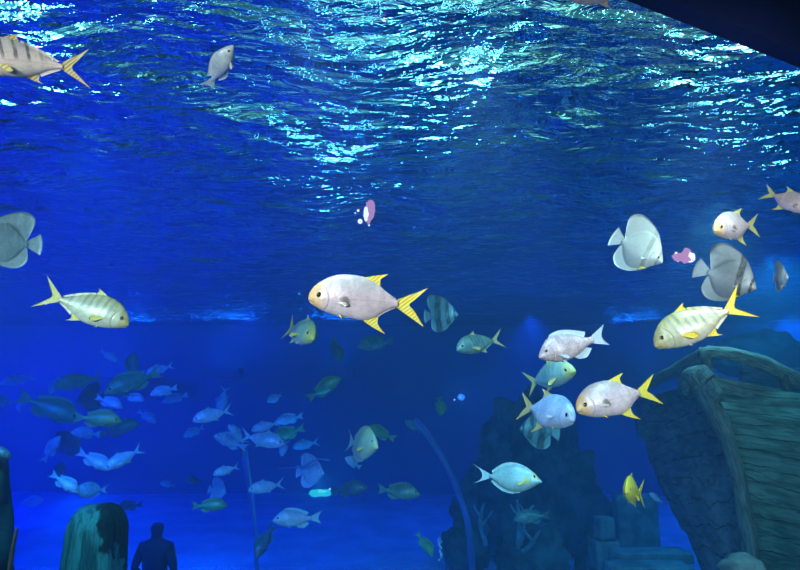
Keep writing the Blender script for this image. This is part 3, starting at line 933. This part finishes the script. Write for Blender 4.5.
w = bpy.data.worlds.new('world')
SC.world = w
w.use_nodes = True
w.node_tree.nodes['Background'].inputs[0].default_value = (0.003, 0.008, 0.03, 1)
w.node_tree.nodes['Background'].inputs[1].default_value = 1

# ------------------------------------------------------------------ sunken wooden boat at right
def wood(name, c0, c1, vec_scale=(1, 1, 1), planks=0):
    k = N(name)
    tc = k.n('ShaderNodeTexCoord')
    co = tc.outputs['UV']
    m = k.mapping(co, vec_scale)
    grain = k.noise(m, 3.0, 7, .62, .8)
    big = k.noise(k.mapping(co, (1.2, 2.5, 1)), 2.2, 4)
    col = k.mix(k.step(grain, .38, .62), c0, c1)
    col = k.mix(k.math('MULTIPLY', k.step(big, .45, .7), .5), col, tuple(v * 1.5 for v in c1))
    crack = k.step(k.noise(k.mapping(co, (vec_scale[0] * .7, vec_scale[1] * 1.6, 1)), 2.2, 5, .55, 1.5), .36, .31)
    col = k.mix(k.math('MULTIPLY', crack, .8), col, tuple(v * .25 for v in c0))
    if planks:
        su = k.n('ShaderNodeSeparateXYZ'); k.link(co, su.inputs[0])
        wob = k.noise(k.mapping(co, (1.5, 2, 1)), 1.5, 4)
        fr = k.math('FRACT', k.math('ADD', k.math('MULTIPLY', su.outputs[1], planks), k.math('MULTIPLY', wob, 1.6)))
        seam = k.math('MULTIPLY', k.step(fr, .07, .02), k.step(k.noise(k.mapping(co, (2.5, 7, 1)), 2, 3), .38, .5))
        col = k.mix(k.math('MULTIPLY', seam, .85), col, tuple(v * .2 for v in c0))
        crack = k.math('MAXIMUM', crack, seam)
    h = k.math('SUBTRACT', grain, crack)
    k.pbr(col, .85, k.bump(h, .8, .03), .2)
    return k.m


MAT['plank'] = wood('green_lit_planks', (0.05, 0.15, 0.13), (0.14, 0.30, 0.25), (1.2, 16, 1), planks=17)  # green light on the right flank is put into the plank colour
MAT['plank_dark'] = wood('shaded_hull_planks', (0.06, 0.10, 0.13), (0.11, 0.17, 0.21), (1.2, 9, 1), planks=11)  # darker, bluer copy: shade of the left flank put into the colour
MAT['beam'] = wood('weathered_beam', (0.06, 0.11, 0.11), (0.16, 0.25, 0.24), (2, 12, 1))
MAT['beam_pale'] = wood('pale_streaked_beam', (0.10, 0.20, 0.19), (0.26, 0.38, 0.34), (1.2, 10, 1))


def grid_slab(name, rows, mat, parent, th=.06, planks=0, seed=0, groove=.02):
    """rows of points (top to bottom, left to right) -> thick, plank-stepped skin with uv"""
    m, n = len(rows), len(rows[0])
    V = []
    for s in (0, 1):
        for i in range(m):
            for j in range(n):
                a = rows[min(i + 1, m - 1)][j] - rows[max(i - 1, 0)][j]
                b = rows[i][min(j + 1, n - 1)] - rows[i][max(j - 1, 0)]
                nn = a.cross(b).normalized()
                if nn.y > 0: nn = -nn
                off = 0
                if planks and s == 0:
                    t = i / (m - 1) * planks + .35 * noise.noise(Vector((j / n * 2, seed, i / m)))
                    fr = t - math.floor(t)
                    off = -groove * 1.6 * math.exp(-((min(fr, 1 - fr)) / .07) ** 2) + groove * fr * .8
                    off += .012 * noise.noise(Vector((j / n * 6, i / m * 26, seed)))
                V.append(rows[i][j] + nn * (off - s * th))
    F = []
    o_ = m * n
    for i in range(m - 1):
        for j in range(n - 1):
            a = i * n + j
            F.append((a, a + 1, a + n + 1, a + n))
            F.append((a + o_ + n, a + o_ + n + 1, a + o_ + 1, a + o_))
    rim = [j for j in range(n)] + [i * n + n - 1 for i in range(1, m)] + [(m - 1) * n + j for j in range(n - 2, -1, -1)] + [i * n for i in range(m - 2, 0, -1)]
    for q in range(len(rim)):
        a, b = rim[q], rim[(q + 1) % len(rim)]
        F.append((a, a + o_, b + o_, b))
    o = mesh_obj(name, V, F, mat, parent)
    uv = o.data.uv_layers.new(name='uv')
    for lp in o.data.loops:
        vi = lp.vertex_index % o_
        uv.data[lp.index].uv = ((vi % n) / (n - 1) * 2, (vi // n) / (m - 1))
    return o


def tube_uv(o, n, k, su=3):
    uv = o.data.uv_layers.new(name='uv')
    for lp in o.data.loops:
        vi = lp.vertex_index
        uv.data[lp.index].uv = ((vi // k) / n * su, (vi % k) / k)
    return o


def beam(name, pts, rad, mat, parent, n=40, k=14, wob=.25, flat=.7, seed=0, su=3):
    return tube_uv(tube(name, pts, rad, mat, parent, n=n, k=k, wob=wob, flat=flat, seed=seed), n, k, su)


boat = empty('shipwreck', (at(760, 600, 6.2).x, at(760, 600, 6.2).y, 0))
tag(boat, 'sunken wooden boat bow with weathered, green-lit planks at the lower right', 'shipwreck')
bpy.context.view_layer.update()
BI = boat.matrix_basis.inverted()


def L(v): return BI @ Matrix.Identity(4) @ Vector(v) if False else Vector(v) - Vector(boat.location)


stem = resample([L(at(692, 383, 6.3)), L(at(712, 410, 6.15)), L(at(730, 455, 6.0)), L(at(742, 510, 5.95)), L(at(752, 575, 5.95)), L(at(768, 690, 6.05))], 70)
far_r = resample([L(at(915, 408, 6.9)), L(at(925, 440, 6.8)), L(at(930, 490, 6.75)), L(at(930, 550, 6.8)), L(at(925, 610, 6.9)), L(at(915, 690, 7.1))], 70)
rows = []
for i in range(70):
    row = []
    for j in range(50):
        t = j / 49
        p = stem[i].lerp(far_r[i], t)
        p = p + Vector((0, -.35, 0)) * math.sin(PI * t) * (1 - .5 * i / 69)
        row.append(p)
    rows.append(row)
grid_slab('right_hull_planking', rows, MAT['plank'], boat, .07, planks=8, seed=3, groove=.028)
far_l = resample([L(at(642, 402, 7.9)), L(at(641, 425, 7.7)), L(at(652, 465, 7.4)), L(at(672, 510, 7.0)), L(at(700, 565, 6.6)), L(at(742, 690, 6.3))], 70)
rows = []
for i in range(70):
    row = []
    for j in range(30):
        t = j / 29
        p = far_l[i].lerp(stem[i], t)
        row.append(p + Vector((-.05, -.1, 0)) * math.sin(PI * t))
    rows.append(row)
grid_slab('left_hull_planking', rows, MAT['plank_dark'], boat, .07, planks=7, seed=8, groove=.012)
beam('stem_post', [L(at(690, 372, 6.1)), L(at(714, 410, 5.98)), L(at(732, 455, 5.85)), L(at(744, 510, 5.8)), L(at(754, 575, 5.8)), L(at(770, 690, 5.9))],
     [.12, .11, .085, .085, .09, .1], MAT['beam'], boat, n=60, k=18, wob=.22, flat=.75, seed=1)
beam('bow_timber', [L(at(683, 392, 6.2)), L(at(692, 377, 6.1)), L(at(705, 382, 6.0)), L(at(716, 402, 5.95))], [.07, .11, .13, .09], MAT['beam'], boat, wob=.3, seed=6)
beam('wale', [L(at(700, 377, 6.05)), L(at(735, 388, 6.1)), L(at(775, 396, 6.3)), L(at(830, 412, 6.6)), L(at(915, 425, 6.8))], [.05, .075, .085, .09, .09], MAT['beam_pale'], boat, n=60, k=18, wob=.2, flat=.55, seed=2, su=4)
beam('rail_beam', [L(at(646, 384, 7.0)), L(at(672, 372, 6.6)), L(at(700, 357, 6.2)), L(at(712, 352, 6.1))], [.05, .07, .075, .075], MAT['plank_dark'], boat, wob=.2, seed=4)
beam('rail_beam', [L(at(700, 353, 6.1)), L(at(722, 353, 6.1)), L(at(750, 359, 6.2)), L(at(778, 370, 6.35)), L(at(810, 386, 6.5)), L(at(880, 410, 6.8))], [.06, .065, .07, .08, .085, .09], MAT['beam_pale'], boat, n=60, k=18, wob=.25, flat=.8, seed=5, su=4)
beam('rail_post', [L(at(706, 352, 6.1)), L(at(709, 372, 6.08)), L(at(712, 400, 6.0))], [.06, .055, .065], MAT['beam'], boat, wob=.2, seed=7)
beam('rail_post', [L(at(782, 372, 6.35)), L(at(785, 385, 6.35)), L(at(787, 402, 6.35))], [.055, .055, .055], MAT['beam'], boat, wob=.2, seed=9)
# planks of the inside, seen dim between rail and wale
rows = []
for i in range(14):
    row = []
    for j in range(16):
        u, v_ = j / 15, i / 13
        row.append(L(at(742 + 150 * u, 362 + 55 * v_ + 18 * u, 7.3)))
    rows.append(row)
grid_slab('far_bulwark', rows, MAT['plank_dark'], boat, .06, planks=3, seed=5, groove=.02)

# ------------------------------------------------------------------ rocks, stumps, ruins
MAT['rock'] = plain('dark_teal_rock', (0.09, 0.17, 0.15), .9, 2.6, .8, .9)
MAT['rock_dark'] = plain('dark_rock', (0.02, 0.05, 0.06), .9, 3, .5, .9)
MAT['ruin'] = plain('pale_ruin_stone', (0.22, 0.32, 0.30), .9, 5, .4, .6)
MAT['branch'] = plain('pale_branch', (0.22, 0.34, 0.36), .8, 8, .4, .4)


def ground(px, py, d):
    p = at(px, py, d)
    return p


GR_ = 'dark rocks of the central reef'
big = at(535, 520, 11.3)
rock('reef_rock', (big.x, big.y, .1), (1.25, .75, 2.15), 12, MAT['rock'], 'large dark jagged reef rock under the blue-lit silver pompano', 'rock', GR_, sub=6, amp=.30, f=2.1)
RK = [
    (466, 548, 9.3, (.32, .3, .45), 'small dark boulder at the left foot of the reef by the blue hose'),
    (532, 560, 9.0, (.5, .32, .5), 'wide dark boulder at the foot of the reef behind the dim teal fish'),
    (590, 566, 9.5, (.2, .22, .42), 'dark boulder at the right foot of the reef, left of the pale stone block'),
]
for i, (px, py, d, sz, lb) in enumerate(RK):
    p = at(px, py, d)
    rock('reef_rock', (p.x, p.y, max(.1, p.z)), sz, i + 2, MAT['rock'], lb, 'rock', GR_, amp=.35, f=1.9)
rock('boulder', at(757, 356, 9.5), (.62, .5, .32), 31, MAT['rock_dark'], 'dim teal boulder showing above the boat rail', 'rock', amp=.3)
rock('boulder', at(742, 566, 5.35), (.17, .15, .09), 33, MAT['ruin'], 'small pale stone at the foot of the boat stem', 'rock', sub=3, amp=.3)
# branching dead coral on the reef
BR = [((520, 545), (527, 515), (534, 505), 8.5, 'upright pale coral branch left of the dim teal fish'),
      ((518, 548), (519, 520), (517, 500), 8.3, 'thin upright coral branch in front of the left boulder'),
      ((522, 552), (531, 545), (538, 532), 8.2, 'short coral branch slanting up to the right under the dim teal fish'),
      ((486, 545), (480, 522), (484, 503), 8.9, 'curved coral branch nearest to the blue hose')]
for a, b, c, d, lb in BR:
    o = tube('coral_branch', [at(*a, d), at(*b, d), at(*c, d)], [.035, .028, .015], MAT['branch'], wob=.4, seed=a[0])
    f = [(0.45, 10, -14), (.7, -8, -12)]
    P = [at(*a, d), at(*b, d), at(*c, d)]
    for t, dx, dy in f:
        q = (a[0] + (c[0] - a[0]) * t, a[1] + (c[1] - a[1]) * t)
        q = (b[0] * .6 + q[0] * .4, b[1] * .3 + q[1] * .7)
        tube('twig', [at(q[0], q[1], d), at(q[0] + dx * .6, q[1] + dy * .5, d - .03), at(q[0] + dx, q[1] + dy, d - .05)], [.022, .016, .008], MAT['branch'], o, n=12, wob=.3, k=8)
    tag(o, lb, 'coral', 'pale coral branches on the reef')
# ruins between reef and boat


def stone(name, px, py, d, hx, hy, hz, label, rz=0, mat='ruin'):
    bm = bmesh.new()
    bmesh.ops.create_cube(bm, size=2)
    bmesh.ops.subdivide_edges(bm, edges=bm.edges[:], cuts=7, use_grid_fill=True)
    for v in bm.verts:
        n = v.co.copy()
        r = max(abs(n.x), abs(n.y), abs(n.z))
        s = 1 - .05 * (n.length - 1)
        v.co = Vector((n.x * hx * s, n.y * hy * s, n.z * hz * s)) + Vector((1, 1, 1)) * noise.noise(n * 2 + Vector((px, py, 0))) * .06 * min(hx, hz)
    V = [v.co.copy() for v in bm.verts]
    bm.verts.index_update()
    F = [tuple(v.index for v in f.verts) for f in bm.faces]
    bm.free()
    o = mesh_obj(name, V, F, MAT[mat])
    o.location = at(px, py, d)
    o.rotation_euler = (0, 0, R(rz))
    tag(o, label, 'stone block', 'stone ruins between reef and boat')
    return o


stone('stone_block', 604, 528, 8.6, .11, .11, .15, 'pale squared stone block at the right edge of the reef', 10)
stone('stone_block', 604, 553, 8.6, .17, .17, .19, 'stone block carrying the pale squared one', 4)
stone('stone_block', 636, 532, 9.4, .30, .2, .56, 'dim upright stone slab below the bright yellow fish', -6)
stone('stone_block', 650, 556, 8.3, .52, .2, .07, 'long low ledge stone under the upright slab', 3)
stone('stone_block', 648, 574, 7.6, .5, .22, .12, 'bottom course of stone under the long ledge', -2)

# stump with algae, lower left
k = N('mossy_stump')
co = k.coord()
m_ = k.mapping(co, (9, 9, .9))
gr = k.noise(m_, 2.2, 5, .6, .6)
col = k.mix(k.step(gr, .4, .6), (0.03, 0.14, 0.11), (0.10, 0.36, 0.26))
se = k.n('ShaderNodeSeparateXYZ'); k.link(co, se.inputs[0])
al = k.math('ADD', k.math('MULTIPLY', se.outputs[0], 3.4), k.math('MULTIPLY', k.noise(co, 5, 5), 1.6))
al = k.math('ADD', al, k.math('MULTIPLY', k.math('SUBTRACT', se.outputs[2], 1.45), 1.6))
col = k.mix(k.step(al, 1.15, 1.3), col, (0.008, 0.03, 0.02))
k.pbr(col, .85, k.bump(gr, 1.0, .05), .3)
MAT['stump'] = k.m
c = at(103, 506, 5.0)
V, F = [], []
kk2, nn2 = 48, 60
Hs = c.z
for i in range(nn2):
    t = i / (nn2 - 1)
    z = Hs * t
    r0 = .255 - .045 * t ** 3 + .05 * (1 - t) ** 2
    if t > .9: r0 *= math.sqrt(max(0.02, 1 - ((t - .9) / .105) ** 2 * .6))
    for j in range(kk2):
        a = 2 * PI * j / kk2
        rr = r0 * (1 + .05 * math.sin(a * 7 + 1) + .07 * noise.noise(Vector((math.cos(a) * 2, math.sin(a) * 2, z * 1.2))))
        V.append((rr * math.cos(a) * (1 - .0 * t) - .03 * t, rr * math.sin(a), z + (.05 * noise.noise(Vector((a, t, 5))) if t > .8 else 0)))
for i in range(nn2 - 1):
    for j in range(kk2):
        F.append((i * kk2 + j, i * kk2 + (j + 1) % kk2, (i + 1) * kk2 + (j + 1) % kk2, (i + 1) * kk2 + j))
F.append(tuple(range(kk2))[::-1]); F.append(tuple((nn2 - 1) * kk2 + j for j in range(kk2)))
st = mesh_obj('wooden_stump', V, F, MAT['stump'])
st.location = (c.x, c.y, 0)
tag(st, 'green grooved wooden stump with dark algae on its right side, lower left', 'stump')
# dark pillar at the left edge
p0 = at(-6, 470, 4.6)
o = tube('rock_pillar', [(p0.x - .05, p0.y, 0), (p0.x, p0.y, .8), (p0.x + .03, p0.y, 1.5), (p0.x - .02, p0.y, p0.z + .08)], [.22, .17, .15, .09], MAT['rock_dark'], n=60, k=28, wob=.5, seed=4)
tag(o, 'dark mossy pillar at the lower left edge of the picture', 'pillar')
o = tube('orange_stick', [at(9, 575, 4.2), at(13, 548, 4.2), at(17, 528, 4.2)], [.016, .014, .008], plain('orange_wood', (0.5, 0.2, 0.1), .7), wob=.3)
tag(o, 'thin orange stick beside the dark pillar at lower left', 'stick')
# poles and hoses
MAT['pole'] = plain('pale_blue_plastic', (0.07, 0.14, 0.45), .4, 5, .2, .1)
pt, pb = at(243, 448, 7.2), at(258, 575, 7.2)
o = tube('pole', [pt, at(250, 490, 7.2), at(255, 530, 7.2), pb, Vector((pb.x + .2, pb.y, 0))], [.05, .03, .024, .026, .026], MAT['pole'], wob=.05)
tag(o, 'thin pale blue pole rising from the sand through the fish school', 'pole')
o = tube('hose', [at(415, 420, 8.4), at(428, 435, 8.3), at(445, 462, 8.2), at(458, 492, 8.1), at(469, 530, 8.0), at(474, 600, 7.9)], .042, MAT['pole'], wob=.1, n=60)
tag(o, 'curved blue hose hanging left of the central reef', 'hose')
tag(tube('thin_line', [at(278, 469, 6.4), at(305, 466, 6.4), at(318, 459, 6.4), at(330, 460, 6.4)], .007, MAT['pole'], k=8), 'thin pale line trailing left from the striped batfish above the cyan lamp', 'line')
# bubbles
MAT['bubble'] = plain('bubble_white', (0.75, 0.85, 0.95), .15, 5, .1, 0)
bb, bf = [], []
rnd = random.Random(3)
for i in range(26):
    q = at(440 + rnd.uniform(-2, 2), 538 + i * .9, 7.0 + rnd.uniform(-.05, .05))
    bm = bmesh.new(); bmesh.ops.create_icosphere(bm, subdivisions=1, radius=rnd.uniform(.006, .014))
    o_ = len(bb)
    bm.verts.index_update()
    bb += [v.co + q for v in bm.verts]; bf += [tuple(o_ + v.index for v in f.verts) for f in bm.faces]
    bm.free()
tag(mesh_obj('bubbles', bb, bf, MAT['bubble']), 'thin white column of air bubbles at the bottom edge', 'bubbles', kind='stuff')

# ------------------------------------------------------------------ underwater lamps, and glass reflections built as glowing lumps


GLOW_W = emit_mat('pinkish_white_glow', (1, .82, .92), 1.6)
GLOW_P = emit_mat('pink_glow', (.9, .38, .72), .8)  # lamp reflections in the glass, built as glowing pink lumps


def bead_glow(px, py, d, r, label, beads, core):
    """small glow: a ragged tinted cowl round a bright core, with stray beads on wires"""
    t = empty('bead_glow', at(px, py, d))
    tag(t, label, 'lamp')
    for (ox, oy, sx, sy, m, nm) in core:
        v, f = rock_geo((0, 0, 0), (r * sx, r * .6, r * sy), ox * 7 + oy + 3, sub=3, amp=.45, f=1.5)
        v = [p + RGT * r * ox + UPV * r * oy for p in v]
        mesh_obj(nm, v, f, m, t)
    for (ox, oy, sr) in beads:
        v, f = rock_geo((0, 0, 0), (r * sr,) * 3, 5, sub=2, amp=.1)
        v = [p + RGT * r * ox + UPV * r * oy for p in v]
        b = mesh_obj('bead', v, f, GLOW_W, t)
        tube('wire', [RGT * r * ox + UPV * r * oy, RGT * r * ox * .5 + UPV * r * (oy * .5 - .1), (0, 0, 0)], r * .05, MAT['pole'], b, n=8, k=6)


bead_glow(368, 214, 5.0, .04, 'pinkish white light reflection built as a small glow above the large pompano',
          [(-2.0, .7, .28), (-1.6, -1.5, .5), (-2.6, .2, .15), (.2, -2.3, .2)], [(0, 0, .8, 1.3, GLOW_W, 'glow_core'), (.35, .5, .95, 2.1, GLOW_P, 'halo')])
bead_glow(689, 257, 5.0, .035, 'pink light reflection built as a small glow between the two large batfish',
          [(-3.0, .9, .3), (-2.6, -.9, .25)], [(.3, 0, 1.1, 1.0, GLOW_W, 'glow_core'), (-.4, .2, 1.5, 1.5, GLOW_P, 'halo'), (-2.4, .1, 1.3, .9, GLOW_P, 'halo')])
GLOW_B = emit_mat('blue_glow', (.12, .35, 1), 1.3)
GLOW_C = emit_mat('cyan_glow', (.05, .85, .8), 1.0)
GLOW_C2 = emit_mat('bright_cyan_glow', (.3, 1, .8), 1.2)


def glow(px, py, d, e, col):
    l = bpy.data.lights.new('glow', 'POINT'); l.energy = e; l.color = col; l.shadow_soft_size = .1
    o = bpy.data.objects.new('glow', l); COL.objects.link(o); o.location = at(px, py, d)


bead_glow(461, 397, 9.0, .04, 'small blue lamp glowing at the left edge of the central reef',
          [(-2.4, -1.0, .3)], [(0, 0, .6, .6, GLOW_W, 'glow_core'), (0.1, 0, 1.1, 1.0, GLOW_B, 'halo')])
glow(461, 397, 8.8, 14, (.1, .35, 1))
bead_glow(320, 493, 7.6, .04, 'cyan lamp glowing low over the sand among the far fish',
          [(3.0, 1.2, .3)], [(0, 0, 3.0, 1.0, GLOW_C, 'halo'), (.4, .5, 1.8, .5, GLOW_C2, 'glow_core')])
glow(321, 490, 7.4, 20, (.05, .7, 1))

# ------------------------------------------------------------------ silhouetted person


def person(px, py, d, label):
    """standing figure seen from behind, head top at the pixel"""
    top = at(px, py, d)
    H = top.z
    s = H / 1.75
    V = {'pel': (0, 0, .95), 'wst': (0, 0, 1.08), 'chs': (0, 0, 1.28), 'shc': (0, 0, 1.42), 'nek': (0, .0, 1.50), 'hd0': (0, .0, 1.58), 'hd1': (0, .01, 1.655), 'hd2': (0, .01, 1.71),
         'sl': (-.17, 0, 1.40), 'sr': (.17, 0, 1.40), 'el': (-.27, -.03, 1.12), 'er': (.27, -.03, 1.12), 'wl': (-.19, .16, .98), 'wr': (.19, .16, .98), 'fl': (-.14, .24, 1.0), 'fr': (.14, .24, 1.0),
         'hl': (-.1, 0, .9), 'hr': (.1, 0, .9), 'kl': (-.12, .01, .5), 'kr': (.12, .01, .5), 'al': (-.13, -.02, .09), 'ar': (.13, -.02, .09), 'tl': (-.15, .14, .04), 'tr': (.15, .14, .04)}
    rad = {'pel': .155, 'wst': .15, 'chs': .165, 'shc': .12, 'nek': .052, 'hd0': .075, 'hd1': .088, 'hd2': .05, 'sl': .085, 'sr': .085, 'el': .055, 'er': .055, 'wl': .038, 'wr': .038, 'fl': .035, 'fr': .035,
           'hl': .11, 'hr': .11, 'kl': .075, 'kr': .075, 'al': .05, 'ar': .05, 'tl': .045, 'tr': .045}
    E = [('pel', 'wst'), ('wst', 'chs'), ('chs', 'shc'), ('shc', 'nek'), ('nek', 'hd0'), ('hd0', 'hd1'), ('hd1', 'hd2'), ('shc', 'sl'), ('shc', 'sr'), ('sl', 'el'), ('sr', 'er'), ('el', 'wl'), ('er', 'wr'), ('wl', 'fl'), ('wr', 'fr'),
         ('pel', 'hl'), ('pel', 'hr'), ('hl', 'kl'), ('hr', 'kr'), ('kl', 'al'), ('kr', 'ar'), ('al', 'tl'), ('ar', 'tr')]
    keys = list(V)
    me = bpy.data.meshes.new('person')
    me.from_pydata([Vector(V[q]) * s for q in keys], [(keys.index(a), keys.index(b)) for a, b in E], [])
    o = bpy.data.objects.new('person', me)
    COL.objects.link(o)
    o.location = (top.x, top.y, 0)
    md = o.modifiers.new('skin', 'SKIN')
    for i, q in enumerate(keys):
        sv = me.skin_vertices[0].data[i]
        sv.radius = (rad[q] * s * 1.12, rad[q] * s * .95)
        sv.use_root = (q == 'pel')
    sb = o.modifiers.new('smooth', 'SUBSURF'); sb.levels = sb.render_levels = 2
    me.materials.append(MAT['dark_figure'])
    tag(o, label, 'person')
    return o


MAT['dark_figure'] = plain('dark_silhouette_blue', (0.01, 0.02, 0.09), .9, 8, .3, .3)  # backlit silhouette put into the colour as near-black blue
person(158, 519, 6.5, 'person standing with arms bent, coloured as a dark silhouette right of the stump')

# ------------------------------------------------------------------ added uplights with hidden lenses, put in for glitter on the ripples
UP = emit_mat('added_uplight_glow', (.12, .45, 1), 34)
for px, lb in [(115, 'added uplight for the surface glitter beside the pale golden trevally'), (222, 'added uplight for the brightest blue surface glitter, left of the large pompano'),
               (335, 'added uplight by the far wall behind the large pompano'), (650, 'added uplight by the far wall behind the golden trevally by the boat')]:
    p = at(px, 372, 17.6)
    t = empty('added_uplight', p)
    tag(t, lb, 'lamp', 'added uplights')
    v, f = [], []
    for lo, hi in [((-.55, -.3, -.16), (.55, .3, -.10)), ((-.55, -.3, -.10), (.55, -.27, .10)), ((-.55, .27, -.10), (.55, .3, .10)), ((-.55, -.27, -.10), (-.52, .27, .10)), ((.52, -.27, -.10), (.55, .27, .10))]:
        a, b = box_geo(lo, hi)
        f += [tuple(q + len(v) for q in fc) for fc in b]
        v += a
    mesh_obj('housing', v, f, MAT['tank_wall'], t, smooth=False)
    v, f = box_geo((-.5, -.26, -.09), (.5, .26, -.05))
    mesh_obj('lens', v, f, UP, t, smooth=False)
    v, f = box_geo((-.05, .30, -.14), (.05, 18.98 - p.y, -.05))
    mesh_obj('bracket', v, f, MAT['tank_wall'], t, smooth=False)
